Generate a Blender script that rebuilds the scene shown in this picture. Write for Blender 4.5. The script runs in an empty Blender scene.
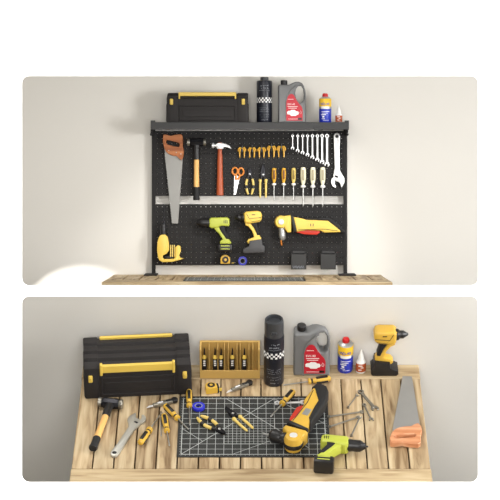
import bpy, bmesh, math, random
from mathutils import Matrix, Vector
random.seed(7)
PI = math.pi
SC = bpy.context.scene
COL = SC.collection

# ------------------------------------------------------------------ camera, world, lamps, exposure
F = 2100.0                      # focal length in pixels of a 500 px frame
CAMZ = 1.6
cam_d = bpy.data.cameras.new('camera'); cam = bpy.data.objects.new('camera', cam_d); COL.objects.link(cam)
cam_d.sensor_width = 36; cam_d.lens = F / 500 * 36
cam.location = (0, 0, CAMZ); cam.rotation_euler = (PI / 2, 0, 0)
cam_d.shift_y = -60 / 500       # rising/falling front: verticals stay parallel
cam_d.clip_end = 100
SC.camera = cam

w = bpy.data.worlds.new('sky'); SC.world = w; w.use_nodes = True
w.node_tree.nodes['Background'].inputs[0].default_value = (1, .955, .85, 1)
w.node_tree.nodes['Background'].inputs[1].default_value = 0.35

def area(name, loc, target, size, power, color=(1, 1, 1)):
    l = bpy.data.lights.new(name, 'AREA'); l.shape = 'RECTANGLE'; l.size, l.size_y = size
    l.energy = power; l.color = color
    o = bpy.data.objects.new(name, l); COL.objects.link(o)
    o.location = loc
    o.rotation_euler = (Vector(target) - Vector(loc)).to_track_quat('-Z', 'Y').to_euler()
    return o
area('softbox_upper', (2.5, 5.9, 1.75), (.55, 8.4, 1.4), (.7, .7), 47, (1, 1, 1))
area('softbox_lower', (2.3, 5.85, 1.25), (.1, 6.5, .9), (.4, .4), 16, (1, .995, .98))
area('overhead_fill', (-.45, 5.85, 2.6), (-.25, 6.15, .8), (1.5, .35), 20, (1, .97, .92))  # unseen fill lamp, added to brighten the lower bench from above
area('front_fill', (.1, .6, 1.55), (-.1, 6.4, .95), (3.2, 1.3), 185, (1, .98, .95))  # added fill from the camera side, lifts the lower wall; no real source
area('board_fill', (-3.2, 4.0, 1.7), (0, 5.6, 1.6), (.8, 2.5), 230)  # added side lamp, out of view, to whiten the display board
area('board_fill', (3.2, 4.0, 1.7), (0, 5.6, 1.6), (.8, 2.5), 230)  # its added twin on the right side
sl = bpy.data.lights.new('window_beam', 'SPOT'); sl.energy = 120; sl.spot_size = math.radians(33); sl.spot_blend = .6
sl.shadow_soft_size = .05; sl.color = (1, .98, .94)
so = bpy.data.objects.new('window_beam', sl); COL.objects.link(so); so.location = (.75, 6.75, 3.1)
so.rotation_euler = (Vector((.03, 8.15, 1.34)) - so.location).to_track_quat('-Z', 'Y').to_euler()
s2 = bpy.data.lights.new('low_sun_beam', 'SPOT'); s2.energy = 130; s2.spot_size = math.radians(12); s2.spot_blend = .12
s2.shadow_soft_size = .015; s2.color = (1, .97, .92)
s2o = bpy.data.objects.new('low_sun_beam', s2); COL.objects.link(s2o); s2o.location = (-1.75, 7.25, 1.0)
s2o.rotation_euler = (Vector((-.70, 8.43, 1.13)) - s2o.location).to_track_quat('-Z', 'Y').to_euler()

vs = SC.view_settings
vs.view_transform = 'Standard'; vs.look = 'None'; vs.gamma = 1; vs.use_curve_mapping = False
vs.exposure = 0.0

# ------------------------------------------------------------------ frames: where the two sets stand
YP = 8.4                                        # front of the pegboard
K = YP / F                                      # metres per photo pixel there: 0.004
def ux(px, Y=YP): return (px - 250) * Y / F
def uz(py, Y=YP): return CAMZ + (190 - py) * Y / F
TILT = 0.530
LM = Matrix.Translation((0.0109, 6.36, CAMZ - 0.7165)) @ Matrix.Rotation(TILT, 4, 'X')   # raked lower set
LMI = LM.inverted()
def lp(px, py, z=0.0):
    """point of the lower table set (its own coordinates) seen at a photo pixel, at height z"""
    d = LMI.to_3x3() @ Vector(((px - 250) / F, 1, (190 - py) / F))
    o = LMI @ Vector((0, 0, CAMZ))
    t = (z - o.z) / d.z
    p = o + d * t
    return Vector((p.x, p.y, z))
FLAT = Matrix.Rotation(PI / 2, 4, 'X')          # lying -> hung on / standing in the picture plane
def hang(px, py, rz=0.0, lift=0.0, flip=False, s=1.0):
    m = Matrix.Translation((ux(px), YP - .001 - lift, uz(py))) @ FLAT @ Matrix.Rotation(rz, 4, 'Z')
    if flip: m = m @ Matrix.Rotation(PI, 4, 'Y')
    return m @ Matrix.Scale(s, 4)
def lie(px, py, rz=0.0, lift=0.0, flip=False, s=1.0, z=0.0):
    p = lp(px, py, z)
    m = LM @ Matrix.Translation((p.x, p.y, z + lift)) @ Matrix.Rotation(rz, 4, 'Z')
    if flip: m = m @ Matrix.Rotation(PI, 4, 'Y')
    return m @ Matrix.Scale(s, 4)
def along(a, b, lift=0.0, tilt=0.0, z=0.0, s=1.0):
    """origin at pixel a, +y towards pixel b, on the lower table"""
    A, Bp = lp(*a, z), lp(*b, z)
    ang = math.atan2(Bp.y - A.y, Bp.x - A.x) - PI / 2
    return LM @ Matrix.Translation((A.x, A.y, z + lift)) @ Matrix.Rotation(ang, 4, 'Z') @ Matrix.Rotation(tilt, 4, 'X') @ Matrix.Scale(s, 4)
def ldist(a, b): return (lp(*a) - lp(*b)).length
def pts(lst, cx, cy, s=K): return [((x - cx) * s, -(y - cy) * s) for x, y in lst]

# ------------------------------------------------------------------ materials
def lin(c):
    c = c / 255
    return c / 12.92 if c <= .04045 else ((c + .055) / 1.055) ** 2.4
def rgb(r, g, b): return (lin(r), lin(g), lin(b), 1)
MATS = {}
def mat(name, col, rough=.5, metal=0, noise=0.0, scale=40, bump=0.0, spec=.5, stretch=None, trans=0, coat=0):
    if name in MATS: return MATS[name]
    m = bpy.data.materials.new(name); m.use_nodes = True
    nt = m.node_tree; b = nt.nodes['Principled BSDF']
    b.inputs['Base Color'].default_value = col
    b.inputs['Roughness'].default_value = rough; b.inputs['Metallic'].default_value = metal
    b.inputs['Specular IOR Level'].default_value = spec
    if coat: b.inputs['Coat Weight'].default_value = coat
    if noise or bump:
        tc = nt.nodes.new('ShaderNodeTexCoord'); mp = nt.nodes.new('ShaderNodeMapping'); nz = nt.nodes.new('ShaderNodeTexNoise')
        nt.links.new(tc.outputs['Object'], mp.inputs[0]); nt.links.new(mp.outputs[0], nz.inputs[0])
        if stretch: mp.inputs['Scale'].default_value = stretch
        nz.inputs['Scale'].default_value = scale; nz.inputs['Detail'].default_value = 5
        if noise:
            mx = nt.nodes.new('ShaderNodeMix'); mx.data_type = 'RGBA'
            mx.inputs[6].default_value = tuple(c * (1 - noise) for c in col[:3]) + (1,)
            mx.inputs[7].default_value = tuple(min(1, c * (1 + noise)) for c in col[:3]) + (1,)
            nt.links.new(nz.outputs[0], mx.inputs[0]); nt.links.new(mx.outputs[2], b.inputs['Base Color'])
        if bump:
            bp = nt.nodes.new('ShaderNodeBump'); bp.inputs['Strength'].default_value = bump; bp.inputs['Distance'].default_value = .001
            nt.links.new(nz.outputs[0], bp.inputs['Height']); nt.links.new(bp.outputs[0], b.inputs['Normal'])
    MATS[name] = m; return m
def wood(name, c1, c2, c3, axis=1, isl=True, rough=.6):
    """grain runs along local axis; each plank (mesh island) gets its own tone"""
    m = bpy.data.materials.new(name); m.use_nodes = True; nt = m.node_tree; N = nt.nodes; L = nt.links
    b = N['Principled BSDF']; b.inputs['Roughness'].default_value = rough
    tc = N.new('ShaderNodeTexCoord'); geo = N.new('ShaderNodeNewGeometry')
    add = N.new('ShaderNodeVectorMath'); add.operation = 'ADD'
    mul = N.new('ShaderNodeVectorMath'); mul.operation = 'SCALE'; mul.inputs['Scale'].default_value = 7.3
    cmb = N.new('ShaderNodeCombineXYZ')
    for k in range(3): L.new(geo.outputs['Random Per Island'], cmb.inputs[k])
    L.new(cmb.outputs[0], mul.inputs[0]); L.new(tc.outputs['Object'], add.inputs[0]); L.new(mul.outputs[0], add.inputs[1])
    mp = N.new('ShaderNodeMapping'); L.new(add.outputs[0], mp.inputs[0])
    sc = [36, 36, 36]; sc[axis] = 3.2; mp.inputs['Scale'].default_value = sc
    n1 = N.new('ShaderNodeTexNoise'); n1.inputs['Scale'].default_value = 1.3; n1.inputs['Detail'].default_value = 6; n1.inputs['Distortion'].default_value = .7
    L.new(mp.outputs[0], n1.inputs[0])
    n2 = N.new('ShaderNodeTexNoise'); n2.inputs['Scale'].default_value = .35; n2.inputs['Detail'].default_value = 2
    L.new(mp.outputs[0], n2.inputs[0])
    r = N.new('ShaderNodeValToRGB'); L.new(n1.outputs[0], r.inputs[0])
    e = r.color_ramp.elements; e[0].position = .32; e[0].color = c1; e[1].position = .68; e[1].color = c3
    k = r.color_ramp.elements.new(.5); k.color = c2
    hs = N.new('ShaderNodeHueSaturation'); L.new(r.outputs[0], hs.inputs['Color'])
    mr = N.new('ShaderNodeMapRange'); mr.inputs[3].default_value = .74; mr.inputs[4].default_value = 1.2
    ad = N.new('ShaderNodeMath'); ad.operation = 'ADD'; L.new(geo.outputs['Random Per Island'], ad.inputs[0]); L.new(n2.outputs[0], ad.inputs[1])
    hf = N.new('ShaderNodeMath'); hf.operation = 'MULTIPLY'; hf.inputs[1].default_value = .5; L.new(ad.outputs[0], hf.inputs[0])
    L.new(hf.outputs[0], mr.inputs[0]); L.new(mr.outputs[0], hs.inputs['Value']); L.new(hs.outputs[0], b.inputs['Base Color'])
    bp = N.new('ShaderNodeBump'); bp.inputs['Strength'].default_value = .35; bp.inputs['Distance'].default_value = .0015
    L.new(n1.outputs[0], bp.inputs['Height']); L.new(bp.outputs[0], b.inputs['Normal'])
    MATS[name] = m; return m

OAK = wood('oak_planks', rgb(126, 100, 68), rgb(184, 160, 124), rgb(208, 189, 154))
OAKX = wood('oak_crosswise', rgb(148, 122, 88), rgb(186, 163, 126), rgb(204, 185, 150), axis=0)
HANDLEWOOD = wood('beech_handle', rgb(176, 108, 66), rgb(204, 140, 98), rgb(226, 176, 138), axis=0)
REDWOOD = mat('red_brown_handle_wood', rgb(168, 76, 36), .4, noise=.35, scale=6, stretch=(14, 1.5, 14))
PALEWOOD = mat('pale_hickory', rgb(226, 176, 104), .5, noise=.15, scale=6, stretch=(14, 1.5, 14))
WHITE = mat('white_display_board', rgb(252, 252, 252), .9, spec=.1)
PLASTERU = mat('warm_white_plaster', rgb(227, 224, 218), .92, noise=.012, scale=3, bump=.03, spec=.1)
PLASTERL = mat('greige_plaster', rgb(224, 222, 217), .92, noise=.012, scale=3, bump=.03, spec=.1)
FLOORM = mat('grey_floor', rgb(150, 146, 140), .7, noise=.05, scale=2)
BLACKM = mat('black_powder_coat', rgb(35, 34, 34), .75, noise=.06, scale=60, spec=.3)
SHELFM = mat('charcoal_sheet_metal', rgb(42, 42, 43), .55)
BOXBLK = mat('black_toolbox_plastic', rgb(38, 35, 35), .68, noise=.06, scale=50, bump=.1, spec=.35)
BLK = mat('black_plastic', rgb(26, 25, 26), .4)
RUB = mat('black_rubber', rgb(20, 20, 21), .7)
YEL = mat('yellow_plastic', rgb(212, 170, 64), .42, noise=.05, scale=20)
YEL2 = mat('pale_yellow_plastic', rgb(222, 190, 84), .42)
BUF = mat('buff_yellow_handle', rgb(226, 198, 110), .45)
ORG = mat('orange_plastic', rgb(214, 128, 42), .4)
GOLD = mat('golden_handle_plastic', rgb(222, 168, 52), .4)
CREAM = mat('cream_handle_plastic', rgb(246, 242, 212), .4)
LIME = mat('lime_green_plastic', rgb(182, 190, 70), .42)
REDP = mat('red_plastic', rgb(204, 52, 34), .4)
STEEL = mat('brushed_steel', rgb(200, 200, 198), .34, 1, noise=.08, scale=30, stretch=(1, 12, 1))
SATIN = mat('satin_grey_steel', rgb(150, 147, 138), .42, .85, noise=.06, scale=20)
CHROME = mat('bright_steel', rgb(236, 236, 236), .3, .35)
DULL = mat('dull_steel', rgb(186, 184, 176), .4, .6)
PALEY = mat('sunlit_yellow_plastic', rgb(236, 200, 88), .4, noise=.04, scale=20)  # paler copy of the yellow plastic, bright light on hung tools put into colour
SAWWOOD = wood('orange_brown_handle', rgb(140, 74, 34), rgb(184, 108, 58), rgb(206, 138, 84), axis=0)
DSTEEL = mat('dark_forged_steel', rgb(46, 46, 50), .38, .8)
BRASSY = mat('yellow_box_card', rgb(200, 164, 92), .6, noise=.08, scale=30)
NAVY = mat('navy_black_can', rgb(24, 27, 38), .35, .1, noise=.3, scale=45)
GREYJ = mat('grey_jug_plastic', rgb(112, 113, 114), .45, noise=.04, scale=20)
REDL = mat('crimson_label', rgb(190, 30, 48), .45)
WHT = mat('white_print', rgb(238, 238, 236), .5)
GRYP = mat('grey_print', rgb(138, 142, 150), .5)
BLUE = mat('royal_blue_print', rgb(34, 54, 178), .35)
BLUET = mat('blue_tape', rgb(42, 48, 190), .4)
CANYEL = mat('yellow_can_print', rgb(240, 196, 50), .35)
TIN = mat('tin_grey', rgb(176, 178, 178), .35, .7)
REDC = mat('red_cap_plastic', rgb(200, 30, 34), .35)
GLUEB = mat('orange_brown_label', rgb(178, 84, 44), .5, noise=.3, scale=120)
MATBLK = mat('black_mat_vinyl', rgb(36, 38, 38), .6, noise=.08, scale=40)
MATLINE = mat('pale_mat_print', rgb(196, 200, 198), .6)

# ------------------------------------------------------------------ mesh builder
class B:
    def __init__(s): s.bm = bmesh.new(); s.m = Matrix.Identity(4); s.mi = 0
    def at(s, x=0, y=0, z=0, rx=0, ry=0, rz=0):
        s.m = Matrix.Translation((x, y, z)) @ Matrix.Rotation(rz, 4, 'Z') @ Matrix.Rotation(ry, 4, 'Y') @ Matrix.Rotation(rx, 4, 'X'); return s
    def absorb(s, t):
        vm = {}
        for v in t.verts: vm[v] = s.bm.verts.new(s.m @ v.co)
        for f in t.faces:
            try:
                nf = s.bm.faces.new([vm[v] for v in f.verts]); nf.material_index = s.mi
            except ValueError: pass
        t.free(); return s
    def box(s, c, d, bev=0.0, seg=2):
        t = bmesh.new(); bmesh.ops.create_cube(t, size=1)
        for v in t.verts: v.co = Vector((v.co.x * d[0] + c[0], v.co.y * d[1] + c[1], v.co.z * d[2] + c[2]))
        if bev: bmesh.ops.bevel(t, geom=t.edges[:], offset=min(bev, min(d) * .48), segments=seg, profile=.5, affect='EDGES', clamp_overlap=True)
        return s.absorb(t)
    def prism(s, P, z0, z1, bev=0.0, seg=2):
        t = bmesh.new(); vs_ = [t.verts.new((x, y, z0)) for x, y in P]; f = t.faces.new(vs_)
        r = bmesh.ops.extrude_face_region(t, geom=[f])
        for v in r['geom']:
            if isinstance(v, bmesh.types.BMVert): v.co.z = z1
        bmesh.ops.recalc_face_normals(t, faces=t.faces[:])
        if bev:
            ed = [e for e in t.edges if abs(e.verts[0].co.z - e.verts[1].co.z) < 1e-7]
            bmesh.ops.bevel(t, geom=ed, offset=bev, segments=seg, profile=.5, affect='EDGES', clamp_overlap=True)
        return s.absorb(t)
    def lathe(s, prof, n=24, sx=1, sy=1):
        t = bmesh.new(); rings = []
        for r, z in prof:
            rings.append([t.verts.new((max(r, 1e-5) * math.cos(2 * PI * k / n) * sx, max(r, 1e-5) * math.sin(2 * PI * k / n) * sy, z)) for k in range(n)])
        for a, b in zip(rings, rings[1:]):
            for k in range(n): t.faces.new((a[k], a[(k + 1) % n], b[(k + 1) % n], b[k]))
        t.faces.new(rings[0][::-1]); t.faces.new(rings[-1])
        return s.absorb(t)
    def tube(s, P, r, n=10, closed=False):
        P = [Vector(p) for p in P]; R = r if isinstance(r, (list, tuple)) else [r] * len(P)
        t = bmesh.new(); rings = []; up = None; N = len(P)
        for i, p in enumerate(P):
            if closed: d = P[(i + 1) % N] - P[i - 1]
            else: d = P[min(i + 1, N - 1)] - P[max(i - 1, 0)]
            d.normalize()
            if up is None: up = d.orthogonal().normalized()
            up = (up - d * up.dot(d)).normalized(); q = d.cross(up)
            rings.append([t.verts.new(p + (up * math.cos(2 * PI * k / n) + q * math.sin(2 * PI * k / n)) * R[i]) for k in range(n)])
        pairs = list(zip(rings, rings[1:])) + ([(rings[-1], rings[0])] if closed else [])
        for a, b in pairs:
            for k in range(n): t.faces.new((a[k], a[(k + 1) % n], b[(k + 1) % n], b[k]))
        if not closed: t.faces.new(rings[0][::-1]); t.faces.new(rings[-1])
        return s.absorb(t)
    def ball(s, c, r, seg=20):
        t = bmesh.new(); bmesh.ops.create_uvsphere(t, u_segments=seg, v_segments=seg // 2, radius=1)
        for v in t.verts: v.co = Vector((v.co.x * r[0] + c[0], v.co.y * r[1] + c[1], v.co.z * r[2] + c[2]))
        return s.absorb(t)
    def text(s, body, size, depth=.0004, align='CENTER'):
        cu = bpy.data.curves.new('lettering', 'FONT'); cu.body = body; cu.size = size; cu.extrude = depth; cu.align_x = align; cu.align_y = 'CENTER'
        o = bpy.data.objects.new('lettering', cu); COL.objects.link(o)
        dg = bpy.context.evaluated_depsgraph_get(); dg.update()
        me = bpy.data.meshes.new_from_object(o.evaluated_get(dg)); t = bmesh.new(); t.from_mesh(me)
        s.absorb(t); bpy.data.objects.remove(o); bpy.data.curves.remove(cu); bpy.data.meshes.remove(me); return s
    def obj(s, name, mats, parent=None, smooth=True, angle=.6, loc=None):
        bmesh.ops.recalc_face_normals(s.bm, faces=s.bm.faces[:])
        me = bpy.data.meshes.new(name); s.bm.to_mesh(me); s.bm.free()
        for m in (mats if isinstance(mats, (list, tuple)) else [mats]): me.materials.append(m)
        if smooth: me.shade_smooth(); me.set_sharp_from_angle(angle=angle)
        o = bpy.data.objects.new(name, me); COL.objects.link(o)
        if parent: o.parent = parent
        if loc is not None: o.matrix_world = loc
        return o
def tag(o, label, cat, group=None):
    o['label'] = label; o['category'] = cat
    if group: o['group'] = group
    return o
def thing(name, label, cat, M, group=None):
    o = bpy.data.objects.new(name, None); COL.objects.link(o); o.empty_display_size = .02
    o.matrix_world = M; return tag(o, label, cat, group)
def struct(name, b, m, loc=None, **k):
    o = b.obj(name, m, loc=loc, **k); o['kind'] = 'structure'; return o
def copy_tree(o, M, label, group=None):
    r = o.copy(); COL.objects.link(r); r.matrix_world = M; r['label'] = label
    if group: r['group'] = group
    for ch in list(o.children):
        c = ch.copy(); COL.objects.link(c); c.parent = r
        for g in list(ch.children):
            d = g.copy(); COL.objects.link(d); d.parent = c
    return r
def bow(pa, pb, k=8):  # straight subdivided list
    return [Vector(pa).lerp(Vector(pb), i / k) for i in range(k + 1)]
def arc(cx, cy, r, a0, a1, n=10): return [(cx + r * math.cos(math.radians(a0 + (a1 - a0) * i / n)), cy + r * math.sin(math.radians(a0 + (a1 - a0) * i / n))) for i in range(n + 1)]

# ------------------------------------------------------------------ the setting
def rounded(x0, x1, z0, z1, r, n=6):
    P = []
    for cx, cz, a in ((x1 - r, z1 - r, 0), (x0 + r, z1 - r, 90), (x0 + r, z0 + r, 180), (x1 - r, z0 + r, 270)):
        P += arc(cx, cz, r, a, a + 90, n)
    return P
YB = 5.6
def display_board():
    t = B(); bm = t.bm
    kk = YB / F
    def hole(px0, px1, py0, py1, g): return rounded((px0 - 250) * kk - g, (px1 - 250) * kk + g, CAMZ + (190 - py1) * kk - g, CAMZ + (190 - py0) * kk + g, 7 * kk + g)
    sets = []
    for Y, g in ((YB, 0), (YB + .02, .012)):
        loops = [[(-3.1, 0), (3.1, 0), (3.1, 3.4), (-3.1, 3.4)], hole(22, 478, 76, 285.3, g * .9), hole(22, 478, 296.3, 482, g * .2)]
        vl, ed = [], []
        for lo in loops:
            v = [bm.verts.new((x, Y, z)) for x, z in lo]; vl.append(v)
            ed += [bm.edges.new((v[i], v[(i + 1) % len(v)])) for i in range(len(v))]
        bmesh.ops.triangle_fill(bm, use_beauty=True, use_dissolve=False, edges=ed)
        sets.append(vl)
    for a, b in zip(*sets):
        for i in range(len(a)): bm.faces.new((a[i], a[(i + 1) % len(a)], b[(i + 1) % len(b)], b[i]))
    return t
struct('wall_front', display_board(), WHITE, smooth=False)
YW = 8.428
struct('wall_back', B().box((0, YW + .03, 1.4), (3.6, .06, 2.8)), PLASTERU, smooth=False)
struct('floor', B().box((0, 4.5, -.03), (7.5, 14, .06)), FLOORM, smooth=False)
struct('wall_lower', B().box((0, .351, -.14), (2.3, .05, .80)), PLASTERL, loc=LM, smooth=False)

def workbench(name, label, M, x0, x1, y0, y1, legz):
    T = thing(name, label, 'workbench', M)
    b = B(); n = 17; g = .0042; th = .024
    yb, yf = y1 - .078, y0 + .162
    tot = x1 - x0; wd = tot / n
    for k in range(n):
        a = x0 + k * wd; b.box((a + wd / 2, (yb + yf) / 2, -th / 2), (wd - g, yb - yf, th), .0012, 1)
    b.obj('plank_top', OAK, T)
    e = B(); e.box(((x0 + x1) / 2, y1 - .038, -th / 2), (tot, .0755, th), .002, 1).obj('end_board', OAKX, T)
    e = B(); e.box(((x0 + x1) / 2, y0 + .12, -th / 2), (tot, .081, th), .002, 1).obj('end_board', OAKX, T)
    e = B(); e.box(((x0 + x1) / 2, y0 + .039, -th / 2), (tot, .078, th), .002, 1).obj('end_board', OAKX, T)
    e = B(); e.box(((x0 + x1) / 2, (y0 + y1) / 2, -.043), (tot - .02, y1 - y0 - .03, .036), .002, 1).obj('apron', mat('dark_underframe', rgb(88, 66, 46), .7), T)
    for x in (x0 + .06, x1 - .06):
        for y in (y0 + .06, y1 - .06):
            B().box((x, y, (legz - .06) / 2 - .03), (.06, .06, -legz - .06), .003, 1).obj('leg', OAKX, T)
    return T
ZT = 1.2604
workbench('workbench', 'pale oak workbench edge under the tool-covered pegboard', Matrix.Translation((-.0105, 0, ZT)), -.5365, .5365, 7.75, 8.427, -ZT)
workbench('workbench', 'oak plank workbench strewn with loose tools', LM, -.5385, .5225, -.366, .3255, -.36)

def peg_panel(x0, x1, z0, z1, nx, nz, Y, th, r):
    t = B(); bm = t.bm; dx = (x1 - x0) / nx; dz = (z1 - z0) / nz
    for i in range(nx):
        for j in range(nz):
            cx, cz = x0 + (i + .5) * dx, z0 + (j + .5) * dz
            L = []
            for yy in (Y, Y + th):
                c = [bm.verts.new((cx + sx * dx / 2, yy, cz + sz * dz / 2)) for sx, sz in ((1, 1), (-1, 1), (-1, -1), (1, -1))]
                o = [bm.verts.new((cx + r * math.cos(math.radians(22.5 + 45 * k)), yy, cz + r * math.sin(math.radians(22.5 + 45 * k)))) for k in range(8)]
                for k in range(4):
                    bm.faces.new((c[k], o[2 * k], o[2 * k + 1])); bm.faces.new((c[k], o[2 * k + 1], o[(2 * k + 2) % 8], c[(k + 1) % 4]))
                L.append(o)
            for k in range(8): bm.faces.new((L[0][k], L[0][(k + 1) % 8], L[1][(k + 1) % 8], L[1][k]))
    bmesh.ops.remove_doubles(bm, verts=bm.verts[:], dist=1e-5)
    return t
R = thing('pegboard_rack', 'black freestanding pegboard rack with top shelf standing on the upper workbench', 'pegboard', Matrix.Translation((0, 0, 0)))
peg_panel(ux(155), ux(344), uz(196), uz(131), 39, 13, YP, .0035, .0019).obj('pegboard_panel', BLACKM, R, smooth=False)
peg_panel(ux(155), ux(344), uz(265.2), uz(204.2), 39, 12, YP, .0035, .0019).obj('pegboard_panel', BLACKM, R, smooth=False)
for a, c in ((151.8, 155.4), (343.6, 347.2)):
    b = B(); b.box(((ux(a) + ux(c)) / 2, YP + .008, (uz(129) + ZT) / 2), (ux(c) - ux(a), .018, uz(129) - ZT), .0015, 1); b.obj('upright', BLACKM, R)
for a, c in ((145, 158), (338, 355)):
    b = B(); b.box(((ux(a) + ux(c)) / 2, YP - .04, ZT + .003), (ux(c) - ux(a), .13, .006), .0015, 1)
    b.obj('foot', BLACKM, R)
YS = 8.28; s0, s1 = ux(150.6, YS), ux(349, YS); zt = uz(122.2, YS); zb = uz(129.6, YS)
ZS = zt - .0035
b = B(); b.box(((s0 + s1) / 2, (YS + YW) / 2, zt - .005), (s1 - s0, YW - YS - .002, .003)); b.box(((s0 + s1) / 2, YS + .0015, (zt + zb) / 2), (s1 - s0, .003, zt - zb), .001, 1)
b.box(((s0 + s1) / 2, YS + .010, zb + .0015), (s1 - s0, .018, .003))
for x, q in ((s0 + .001, 1), (s1 - .001, -1)):
    b.box((x, (YS + YW) / 2, (zt + zb) / 2 + .003), (.002, YW - YS - .002, zt - zb + .006))
    b.box((x + q * .008, YS + .0015, zt + .003), (.018, .003, .008), .001, 1)
b.obj('shelf', SHELFM, R)
b = B(); b.box((ux(318.5, YS), YS - .002, uz(128.6, YS)), (.036, .006, .014), .002, 1).obj('shelf_clip', SHELFM, R)
for px in (152.5, 346.2):
    b = B(); b.box((ux(px), YP - .035, uz(132.5)), (.008, .10, .022), .002, 1); b.at(ux(px), YP - .09, uz(135)).ball((0, 0, 0), (.006, .006, .006), 12); b.obj('shelf_bracket', BLACKM, R)

# ------------------------------------------------------------------ shelf / bench-top goods (stand on local z=0, front towards -y)
def toolbox(M, label, front_handle, H=.121):
    T = thing('toolbox', label, 'toolbox', M)
    W, D = .326, .135
    hw, hd = W / 2, D / 2
    b = B()
    # profile across depth (y,z): terraced ribbed lid stepping down to the front, swept along x
    prof = [(-hd, 0), (hd, 0), (hd, H - .016), (hd - .005, H - .003), (hd - .014, H), (.031, H), (.027, H - .008), (.021, H - .004), (-.004, H - .004), (-.008, H - .014), (-.014, H - .009),
            (-.034, H - .010), (-.038, H - .020), (-.044, H - .016), (-hd + .010, H - .018), (-hd + .001, H - .026), (-hd, H - .032)]
    endp = [(y * 1.035, z * 1.02 + .0005) for y, z in prof]
    b.at(rx=PI / 2, rz=PI / 2)      # (x,y,z)->(z? ) sweep axis becomes world x
    b.m = Matrix(((0, 0, 1, 0), (1, 0, 0, 0), (0, 1, 0, 0), (0, 0, 0, 1)))
    b.prism(prof, -hw + .008, hw - .008, .003, 1)
    b.m = Matrix.Identity(4)
    b.box((-hw + .012, 0, H * .33), (.024, D + .004, H * .66), .006); b.box((hw - .012, 0, H * .33), (.024, D + .004, H * .66), .006)
    for q in (-1, 1):
        b.box((q * (hw - .024), -hd + .006, H * .36), (.036, .018, H * .70), .004)
        b.m = Matrix(((0, 0, 1, 0), (1, 0, 0, 0), (0, 1, 0, 0), (0, 0, 0, 1)))
        b.prism(endp, *sorted((q * (hw - .046), q * (hw - .002))), .004, 2); b.m = Matrix.Identity(4)
    b.obj('body', BOXBLK, T)
    c = B()                     # raised frame round the recessed front panel
    for z in (.012, H * .56): c.box((0, -hd - .0012, z), (W - .104, .005, .005), .0015, 1)
    for q in (-1, 1): c.box((q * (hw - .054), -hd - .0012, H * .33), (.005, .005, H * .50), .0015, 1)
    c.box((0, -hd - .0008, H * .32), (W - .13, .003, .028), .0015, 1)
    c.obj('front_panel', BOXBLK, T)
    if front_handle:
        h = B(); h.box((0, -hd + .001, H * .80), (.214, .012, .026), .002, 1)
        for q in (-1, 1): h.box((q * .109, -hd, H * .79), (.008, .015, .040), .002, 1)
        h.obj('handle', YEL2, T)
        h = B(); h.box((0, .054, H + .003), (.222, .010, .010), .002, 1); h.obj('lid_grip', YEL2, T)
    else:
        h = B(); h.box((0, -hd + .004, H - .006), (.226, .014, .015), .002, 1)
        for q in (-1, 1): h.box((q * .111, -hd + .003, H - .012), (.006, .014, .026), .0015, 1)
        h.obj('handle', YEL2, T)
    for q in (-1, 1):
        zz = H * .70 if not front_handle else H * .56
        k = B(); k.box((q * (hw - .021), -hd - .003, zz), (.013, .012, .024), .003); k.box((q * (hw - .021), -hd - .009, zz + .002), (.006, .004, .010), .001, 1); k.obj('latch', YEL2, T)
    return T
toolbox(Matrix.Translation((ux(207.7, 8.37), 8.375, ZS)) @ Matrix.Scale(1.0, 4), 'black toolbox with a yellow handle along its top edge, on the black shelf', False)

def spray_lube(M, label, h=.232, r=.031, tall_cap=True):
    T = thing('spray_can', label, 'can', M)
    capz = h * (.76 if tall_cap else .92)
    b = B(); b.lathe([(r * .94, 0), (r, .004), (r, capz - .006), (r * .97, capz)], 32); b.obj('can_body', NAVY, T)
    c = B()
    if tall_cap:
        c.lathe([(r * .95, capz), (r * .95, capz + .003), (r * .94, h - .012), (r * .9, h - .003), (r * .8, h), (r * .74, h - .002), (r * .7, h - .012), (.001, h - .012)], 32)
        c.at(0, -r * .6, capz + .020).box((0, 0, 0), (.018, .026, .012), .004)
    else:
        c.lathe([(r * .97, capz), (r * .6, capz + .002), (r * .55, capz + .003), (r * .55, h - .002), (r * .48, h)], 28)
    c.obj('cap', mat('smoky_grey_cap', rgb(58, 60, 64), .3), T)
    # chequered band: checks in two rows wrapped on the front
    k = B(); n = 28; zc = h * (.49 if tall_cap else .50); sz = 2 * PI * r / n
    for row in range(3):
        for i in range(n):
            if (i + row) % 2: continue
            a = 2 * PI * i / n; k.at(r * math.cos(a), r * math.sin(a), zc + (row - 1) * sz, rz=a).box((0, 0, 0), (.0008, sz * .95, sz * .95))
    k.obj('chequered_band', WHT, T)
    k = B()
    for z, hw_, dz in ((.88 * capz, .6, .0030), (.82 * capz, .55, .0045), (.77 * capz, .8, .0015), (.36 * capz, .85, .001), (.32 * capz, .7, .001), (.28 * capz, .8, .001), (.2 * capz, .75, .001), (.15 * capz, .8, .001), (.08 * capz, .5, .002)):
        if abs(z - zc) < sz * 1.8: continue
        m_ = 12
        for i in range(m_):
            if random.random() < .2: continue
            a = -PI / 2 + (i / (m_ - 1) - .5) * hw_ * 1.7
            k.at(r * math.cos(a), r * math.sin(a), z + (random.random() - .5) * dz, rz=a).box((0, 0, 0), (.0008, r * hw_ * 1.3 / m_, dz))
    k.obj('small_print', GRYP, T)
    return T
spray_lube(Matrix.Translation((ux(264.4, 8.36), 8.36, ZS)), 'tall dark spray can with a chequered band and small cap, on the black shelf', h=.185, tall_cap=False)

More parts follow.
